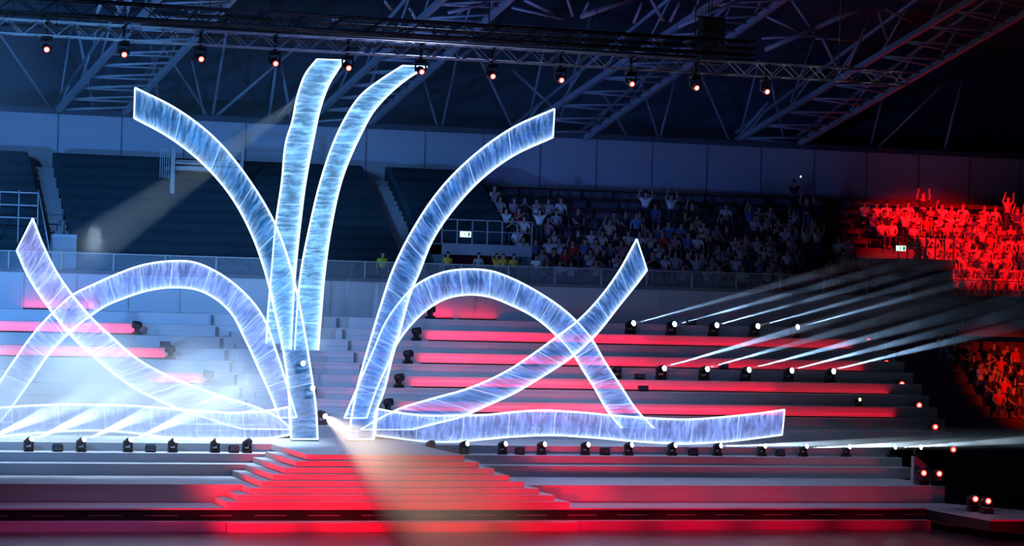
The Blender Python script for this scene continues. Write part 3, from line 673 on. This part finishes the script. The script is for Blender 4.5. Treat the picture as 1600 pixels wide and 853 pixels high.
# ------------------------------------------------------------------ haze and beams
def haze_mat(name, dens, lo, hi, scale, thick=8, near=.35, detail=3, aniso=0.0):
    m = bpy.data.materials.new(name); m.use_nodes = True; nt = m.node_tree; nt.nodes.clear(); N = nt.nodes.new
    out = N('ShaderNodeOutputMaterial'); sc = N('ShaderNodeVolumeScatter'); sc.inputs['Anisotropy'].default_value = aniso
    tc = N('ShaderNodeTexCoord'); n = N('ShaderNodeTexNoise'); n.inputs['Scale'].default_value = scale; n.inputs['Detail'].default_value = detail
    mr = N('ShaderNodeMapRange'); mr.inputs[1].default_value = .35; mr.inputs[2].default_value = .68; mr.inputs[3].default_value = dens*lo; mr.inputs[4].default_value = dens*hi
    sx = N('ShaderNodeSeparateXYZ'); gz = N('ShaderNodeMapRange'); gz.inputs[1].default_value = 0; gz.inputs[2].default_value = thick; gz.inputs[3].default_value = near; gz.inputs[4].default_value = 1
    ml = N('ShaderNodeMath'); ml.operation = 'MULTIPLY'
    nt.links.new(tc.outputs['Object'], sx.inputs[0]); nt.links.new(sx.outputs[2], gz.inputs[0]); nt.links.new(gz.outputs[0], ml.inputs[1]); nt.links.new(mr.outputs[0], ml.inputs[0])
    oi = N('ShaderNodeObjectInfo'); rm = N('ShaderNodeMath'); rm.operation = 'MULTIPLY'; rm.inputs[1].default_value = 90; va = N('ShaderNodeVectorMath'); va.operation = 'ADD'
    nt.links.new(oi.outputs['Random'], rm.inputs[0]); nt.links.new(tc.outputs['Object'], va.inputs[0]); nt.links.new(rm.outputs[0], va.inputs[1])
    nt.links.new(va.outputs[0], n.inputs['Vector']); nt.links.new(n.outputs[0], mr.inputs[0]); nt.links.new(ml.outputs[0], sc.inputs['Density']); nt.links.new(sc.outputs[0], out.inputs['Volume'])
    return m
HZ = haze_mat('smoky_haze', .5, .3, 2.3, .5, 10, .9); HZL = haze_mat('soft_haze', .08, .7, 1.2, .5, 6, 1); HZW = haze_mat('thin_haze', .11, .6, 1.2, .4, 28, .0)
def beam(a, b, deg, energy, col, label, hm=HZ, r0=.09, sp=True, bl=.35, soft=.006):
    a = Vector(a); b = Vector(b); L = (b-a).length; q = (b-a).to_track_quat('Z', 'Y'); k = math.tan(math.radians(deg)/2)
    o = MB().lathe([(r0, .25), (r0+k*L, L)], 20).build('haze_beam', hm); o.location = a; o.rotation_euler = q.to_euler(); tag(o, label, 'light beam haze', None, 'stuff')
    if sp: spot('beam_light', a+(b-a).normalized()*.26, b, energy, col, deg*1.1, bl, soft)
    return o
for row, i, ln in beams:
    px, py = (W1, W2)[row][i]
    tpx = 1640; sl = -.27 if row == 0 else (-.285, -.275, -.262, -.255, -.243)[i]
    tgt = onY(tpx, py+sl*(tpx-px), ln.y-7)
    beam(ln, tgt, 2.7 if row == 0 else 3.2, (30000 if row == 0 else (110000 if i == 0 else 66000)), (.34, .6, 1), 'hazy white light beam from the %s terrace lamp row, %s from left' % (('upper', 'lower')[row], orde(i)))
# warm beam down the stairs
tgt = onY(752, 832, -22)
beam(WB, tgt, 6.2, 110000, (1, .78, .56), 'warm light beam falling across the red stairs', HZW, .12, True, .9)
# stage edge smoke, right: long flat bank lit by the stage edge lamps
for i in (14, 16, 18):
    px, py, _ = FR[i]; p = onY(px, py, LY-.2)
    beam(p, onY(1720, py-14-(i-14)*1.5, 1.5), 3.6, 60000, (.6, .82, 1), 'low hazy beam skimming right from the stage edge lamp, %s from left' % orde(i))
# left bank of smoke
for i in (0, 1, 2, 3):
    px, py, _ = FR[i]; p = onY(px, py, LY-.25)
    beam(p, onY(px+260, py-112, LY-1.4), 13, 11000, COOL, 'bright hazy beam at lower left, %s stage edge lamp from left' % orde(i), HZL, .12)
def fog_mat(dn=.42):
    m = bpy.data.materials.new('fog_bank'); m.use_nodes = True; nt = m.node_tree; nt.nodes.clear(); N = nt.nodes.new
    out = N('ShaderNodeOutputMaterial'); sc = N('ShaderNodeVolumeScatter'); tc = N('ShaderNodeTexCoord')
    ln = N('ShaderNodeVectorMath'); ln.operation = 'LENGTH'; nt.links.new(tc.outputs['Object'], ln.inputs[0])
    mr = N('ShaderNodeMapRange'); mr.interpolation_type = 'SMOOTHSTEP'; mr.inputs[1].default_value = 1; mr.inputs[2].default_value = .25; mr.inputs[3].default_value = 0; mr.inputs[4].default_value = dn
    nt.links.new(ln.outputs['Value'], mr.inputs[0]); nt.links.new(mr.outputs[0], sc.inputs['Density']); nt.links.new(sc.outputs[0], out.inputs['Volume']); return m
p = onY(90, 655, 8.3)
fg = MB().ball((0, 0, 0), 1, 16).build('smoke_bank', fog_mat()); fg.location = p; fg.scale = (11, 2.6, 3.6)
tag(fg, 'white smoke bank glowing around the ribbons at lower left', 'smoke', None, 'stuff')
for k in range(4): spot('smoke_fill', (p.x-8+4.5*k, 9.6, 9), (p.x-8+4.5*k, 8.9, 1.5), 11000, (.56, .78, 1), 62, 1, .3)  # added overhead spots, no lamp modelled, to brighten the smoke
beam(RIGL, onY(50, 450, 13), 7, 26000, (.55, .8, 1), 'faint grey beam slanting down left from the roof rig over the dark seats', HZW)
cg = MB().ball((0, 0, 0), 1, 14).build('smoke_bank', fog_mat(.05)); cg.location = onY(-25, 110, 14); cg.scale = (3.6, 2, 5.5)
tag(cg, 'soft blue haze hanging at the top left edge of the picture', 'smoke', None, 'stuff')
sg = MB().ball((0, 0, 0), 1, 14).build('smoke_bank', fog_mat(.3)); sg.location = onY(1430, 680, 4.6); sg.scale = (9, 2.2, .42)
tag(sg, 'low smoke bank drifting over the right end of the stage edge', 'smoke', None, 'stuff')
ah = haze_mat('thin_air_haze', .022, 1, 1, .2, 1, 1)
tag(MB().box(-17, 26, YW+3.2, YB-3, 12.9, 18.8).build('air_haze', ah), 'thin blue haze hanging under the roof steel', 'haze', None, 'stuff')
# ------------------------------------------------------------------ people
def skin_mesh(name, nodes, edges, m, sub=1):
    me = bpy.data.meshes.new(name); me.from_pydata([n[0] for n in nodes], edges, []); o = bpy.data.objects.new(name, me); COL.objects.link(o)
    sk = o.modifiers.new('s', 'SKIN'); sk.use_smooth_shade = True
    for i, n in enumerate(nodes):
        d = me.skin_vertices[0].data[i]; rr = n[1]; d.radius = rr if isinstance(rr, tuple) else (rr, rr); d.use_root = (i == 0)
    sb = o.modifiers.new('b', 'SUBSURF'); sb.levels = sub; sb.render_levels = sub
    dg = bpy.context.evaluated_depsgraph_get(); dg.update(); out = bpy.data.meshes.new_from_object(o.evaluated_get(dg)); out.name = name
    bpy.data.objects.remove(o); bpy.data.meshes.remove(me); out.materials.clear(); out.materials.append(m)
    for p_ in out.polygons: p_.use_smooth = True
    return out
def join_mb(me, mb):
    bm = bmesh.new(); bm.from_mesh(me); t2 = mb.mesh('t'); bm.from_mesh(t2); bm.to_mesh(me); bm.free(); bpy.data.meshes.remove(t2)
    for p_ in me.polygons: p_.use_smooth = True
    return me
def make_person(pose):
    V = Vector; sit = not pose.startswith('stand')
    hz = .50 if sit else .90                                          # hip height
    hy = .0
    pel = V((0, hy, hz)); ch = V((0, hy+.03, hz+.38)); nk = V((0, hy+.02, hz+.54)); hd = V((0, hy-.01, hz+.68))
    nodes = [(pel, (.15, .11)), (pel+V((0, .02, .2)), (.14, .10)), (ch, (.16, .11)), (nk, .058), (hd-V((0, 0, .03)), (.075, .085)), (hd+V((0, -.0, .07)), (.078, .092))]
    edges = [(0, 1), (1, 2), (2, 3), (3, 4), (4, 5)]
    sh_n = []; tr_n = []; hands = []
    arms = {'sit_lap': ((-.26, -.10, -.13), (-.12, -.34, -.30)), 'sit_clap': ((-.27, -.17, -.10), (-.07, -.38, .06)), 'sit_up': ((-.30, -.10, .12), (-.24, -.16, .42)), 'stand_down': ((-.26, .02, -.14), (-.27, -.06, -.42)), 'stand_up': ((-.32, -.04, .16), (-.26, -.1, .46))}[pose]
    arm_idx = []
    for s in (1, -1):
        e, h = [V((c[0]*s, c[1], c[2])) for c in arms]
        if pose == 'sit_up' and s == -1: e, h = V((.26, -.10, -.13)), V((.12, -.34, -.30))
        k = len(nodes); shd = ch+V((-.19*s, 0, .08))
        nodes += [(shd, .062), (ch+e, .046), (ch+h, .032), (ch+h+(h-e).normalized()*.09, (.038, .02))]
        edges += [(2, k), (k, k+1), (k+1, k+2), (k+2, k+3)]; arm_idx.append(k); hands.append((ch+h+(h-e).normalized()*.09, (h-e).normalized(), s))
    leg_idx = []
    for s in (1, -1):
        k = len(nodes); x = -.10*s
        if sit: kn = V((x*1.5, -.46, hz+.02)); an = V((x*1.5, -.42, .08)); to = V((x*1.7, -.58, .04))
        else: kn = V((x*1.1, -.02, .48)); an = V((x*1.2, .02, .08)); to = V((x*1.5, -.15, .04))
        nodes += [(pel+V((x, -.02, -.03)), .095), (kn, .066), (an, .042), (to, .036)]; edges += [(0, k), (k, k+1), (k+1, k+2), (k+2, k+3)]; leg_idx.append(k)
    body = skin_mesh('body', nodes, edges, M['skin'])
    mb = MB()
    for (c, d, s) in hands:                                            # five fingers
        side = d.cross(V((0, -1, .2))).normalized()
        for q in range(4): mb.path([c+side*(-.028+.019*q), c+side*(-.03+.021*q)+d*(.04+.006*(q in (1, 2))), c+side*(-.03+.021*q)+d*.062+V((0, -.012, -.008))], .0085, 5, .006)
        mb.path([c-side*.03*s-d*.03, c-side*.055*s+d*.0, c-side*.058*s+d*.025], .009, 5, .007)
    mb.path([hd+V((0, -.088, .045)), hd+V((0, -.112, .01)), hd+V((0, -.09, .0))], .012, 5)      # nose
    for s in (1, -1): mb.ball(hd+V((.03*s, -.083, .045)), .011, 5); mb.ball(hd+V((.08*s, .005, .03)), .022, 5, (.5, 1, 1.4))
    mb.path([hd+V((-.022, -.088, -.03)), hd+V((0, -.094, -.033)), hd+V((.022, -.088, -.03))], .006, 4)
    join_mb(body, mb)
    # clothes
    sn = [(n[0], tuple(r+.014 for r in n[1]) if isinstance(n[1], tuple) else n[1]+.012) for n in nodes[:3]]; se = [(0, 1), (1, 2)]
    sn.append((ch+V((0, 0, .10)), .085)); se.append((2, 3))
    for k in arm_idx:
        j = len(sn); m_ = nodes[k][0].lerp(nodes[k+1][0], .85); sn += [(nodes[k][0], .078), (m_, .062)]; se += [(2, j), (j, j+1)]
    shirt = skin_mesh('shirt', sn, se, SHIRTS[0])
    tn = [(pel, (.16, .125))]; te = []
    for k in leg_idx:
        j = len(tn); tn += [(nodes[k][0], .106), (nodes[k+1][0], .08), (nodes[k+2][0]+V((0, 0, .03)), .06)]; te += [(0, j), (j, j+1), (j+1, j+2)]
    trou = skin_mesh('trousers', tn, te, TROUS[0])
    hb = MB().ball(hd+V((0, .018, .075)), .098, 10, (.95, 1.0, .92)); hair = hb.mesh('hair', HAIR[0])
    k = [v.index for v in hair.vertices if v.co.y < hd.y-.045 and v.co.z < hd.z+.085]
    for v in hair.vertices:
        if v.index in set(k): v.co.y = hd.y-.03; v.co.z = max(v.co.z, hd.z+.08)
    return body, shirt, trou, hair
POSES = {p_: make_person(p_) for p_ in ('sit_lap', 'sit_clap', 'sit_up', 'stand_down', 'stand_up')}
def person(pose, loc, rz, label, group, shirt, tr=0, hr=0, sc=1.0):
    b, s, t, h = POSES[pose]
    root = bpy.data.objects.new('person', b); COL.objects.link(root); root.location = loc; root.rotation_euler = (0, 0, rz); root.scale = (sc,)*3
    for nm, me, m in (('shirt', s, shirt), ('trousers', t, TROUS[tr]), ('hair', h, HAIR[hr])):
        o = bpy.data.objects.new(nm, me); COL.objects.link(o); o.parent = root; o.material_slots[0].link = 'OBJECT'; o.material_slots[0].material = m
    return tag(root, label, 'person', group)
def crowd(rows, x0f, x1f, yz, fill, label, group, seat, wts, standp=.1, skip=None, cap=999, jig=.06):
    n = 0
    for r in rows:
        x = x0f(r)+.3; k = 0; y, z = yz(r); nr = 0
        while x < x1f(r)-.2:
            if R.random() < fill(x, r) and not (skip and skip(x, r)) and n < cap:
                si = R.choices(range(8), wts)[0]
                u = R.random(); pose = 'stand_down' if u < standp*.5 else ('stand_up' if u < standp else ('sit_up' if u < standp+.12 else ('sit_clap' if u < standp+.45 else 'sit_lap')))
                stand = pose.startswith('stand')
                person(pose, (x+R.uniform(-jig, jig), y+(.14 if stand else .42), z), R.uniform(-.35, .35), label(si, r, k, stand), group, SHIRTS[si], R.randrange(2), R.choices((0, 1, 2), (6, 4, 1))[0], R.uniform(.92, 1.05))
                k += 1; n += 1
            x += seat
    return n
def benches(rows, x0f, x1f, yz, where):
    for q, r in enumerate(rows):
        y, z = yz(r); t = thing('bench', 'dark red seating bench in the %s, %s row from the front' % (where, orde(q)), 'bench', (x0f(r), y, z), 'benches in the %s' % where); L = x1f(r)-x0f(r)
        MB().box(0, L, .25, .62, .36, .41, .012).build('seat_plank', M['bench'], t)
        k = .4; lm = None
        while k < L:
            if lm is None: o = MB().box(-.03, .03, .4, .48, 0, .36).build('leg', M['black'], t); lm = o.data
            else: o = bpy.data.objects.new('leg', lm); COL.objects.link(o); o.parent = t
            o.location = (k, 0, 0); k += 1.5
uyz = lambda r: (UY(r), UZ(r))
XD0 = lambda r: XV1+.1; XD1 = lambda r: XW0-.15+(.0 if r < 5 else 1.2)
benches(range(0, UN-1), XD0, XD1, uyz, 'dim upper stand')
XQ0 = lambda r: (XW1+.3 if r < 5 else XW0+1.15); XQ1 = lambda r: 41.6
benches(range(0, UN-1), XQ0, XQ1, uyz, 'red upper stand')
def dimfill(x, r):
    px = (x-XV1)/(XW0-XV1)
    return (.78 if r < 4 else .54 if r < 8 else .26)*(1-.45*px)
n1 = crowd(range(0, UN-1), XD0, XD1, uyz, dimfill, lambda s, r, k, st_: '%s spectator in %s shirt, dim stand row %s from front, %s from its left' % ('standing' if st_ else 'seated', SHN[s], orde(r), orde(k)), 'spectators in the dim stand', .56, (10, 5, 3, 6, 1, 3, 2, .5), .07, cap=134)
n2 = crowd(range(0, UN-1), XQ0, XQ1, uyz, lambda x, r: .97, lambda s, r, k, st_: '%s red-lit spectator, right crowd row %s from front, %s from its left' % ('standing' if st_ else 'seated', orde(r), orde(k)), 'spectators in the red lit stand', .56, (10, 4, 1, 3, 4, 3, 2, 1), .12, cap=128)
# lower right crowd on a dark corner stand
XC0 = lambda r: xat(1600, 600, 15)-2.3+(.12*r if r < 4 else -.1*(r-4)); XC1 = lambda r: XC0(0)+3.6
LYZ = lambda r: (T0+1.5+TD*r, ZP-.4+TH*(r+1)-.0)
lyz = lambda r: (T0+TD*(r+2)+.05, ZP-.4+TH*(r+3))
n3 = crowd(range(0, 6), XC0, XC1, lyz, lambda x, r: .8, lambda s, r, k, st_: '%s red-lit spectator at lower right edge, row %s from front, %s from its left' % ('standing' if st_ else 'seated', orde(r), orde(k)), 'spectators at the lower right edge', .6, (5, 3, 1, 5, 4, 1, 1, 0), .15, cap=26)
# people by the concourse rail
p = onY(598, 408, 22.4); person('stand_down', (p.x, 22.4, PT-.14-.35+.0), .3, 'steward in yellow safety vest standing behind the rail near the middle aisle', None, VEST, 0, 0, .95)
for (px, sh, pose, lb) in ((700, 7, 'stand_down', 'person in yellow top behind the rail, leftmost under the exit tunnel'), (748, 1, 'stand_down', 'person in grey top behind the rail under the exit tunnel'), (776, 7, 'stand_up', 'person in yellow top with raised arms under the exit tunnel'), (787, 7, 'stand_down', 'person in yellow top close right of the raised-arm person'), (803, 7, 'stand_down', 'person in yellow top, rightmost under the exit tunnel'), (838, 0, 'stand_down', 'person in white shirt leaning at the rail right of the tunnel')):
    p = onY(px, 405, 22.6); person(pose, (p.x, 22.6, PT-.14), R.uniform(-.4, .4), lb, 'people behind the balcony rail', SHIRTS[sh], R.randrange(2), R.randrange(2), .78)
for (px, py, lb, gl) in ((1251, 276, 'tiny bright phone screen held high in the dim stand', 'person holding up a bright phone at the back of the dim stand'), (1541, 346, 'tiny bright phone screen in the red lit crowd', 'person holding up a bright phone in the red lit crowd')):
    y = UY(9)+.3 if px < 1300 else UY(7)+.3
    p = onY(px, py, y)
    t = thing('phone', lb, 'phone', p); MB().box(-.04, .04, -.004, .004, -.07, .07, .003).build('case', M['black'], t); MB().box(-.03, .03, -.008, -.004, -.03, .03).build('screen', M['phone'], t)
    person('stand_up', (p.x-.26, p.y+.1, p.z-1.87), 0, gl, None, SHIRTS[3], 0, 0, 1.0)
print('people', n1, n2, n3)
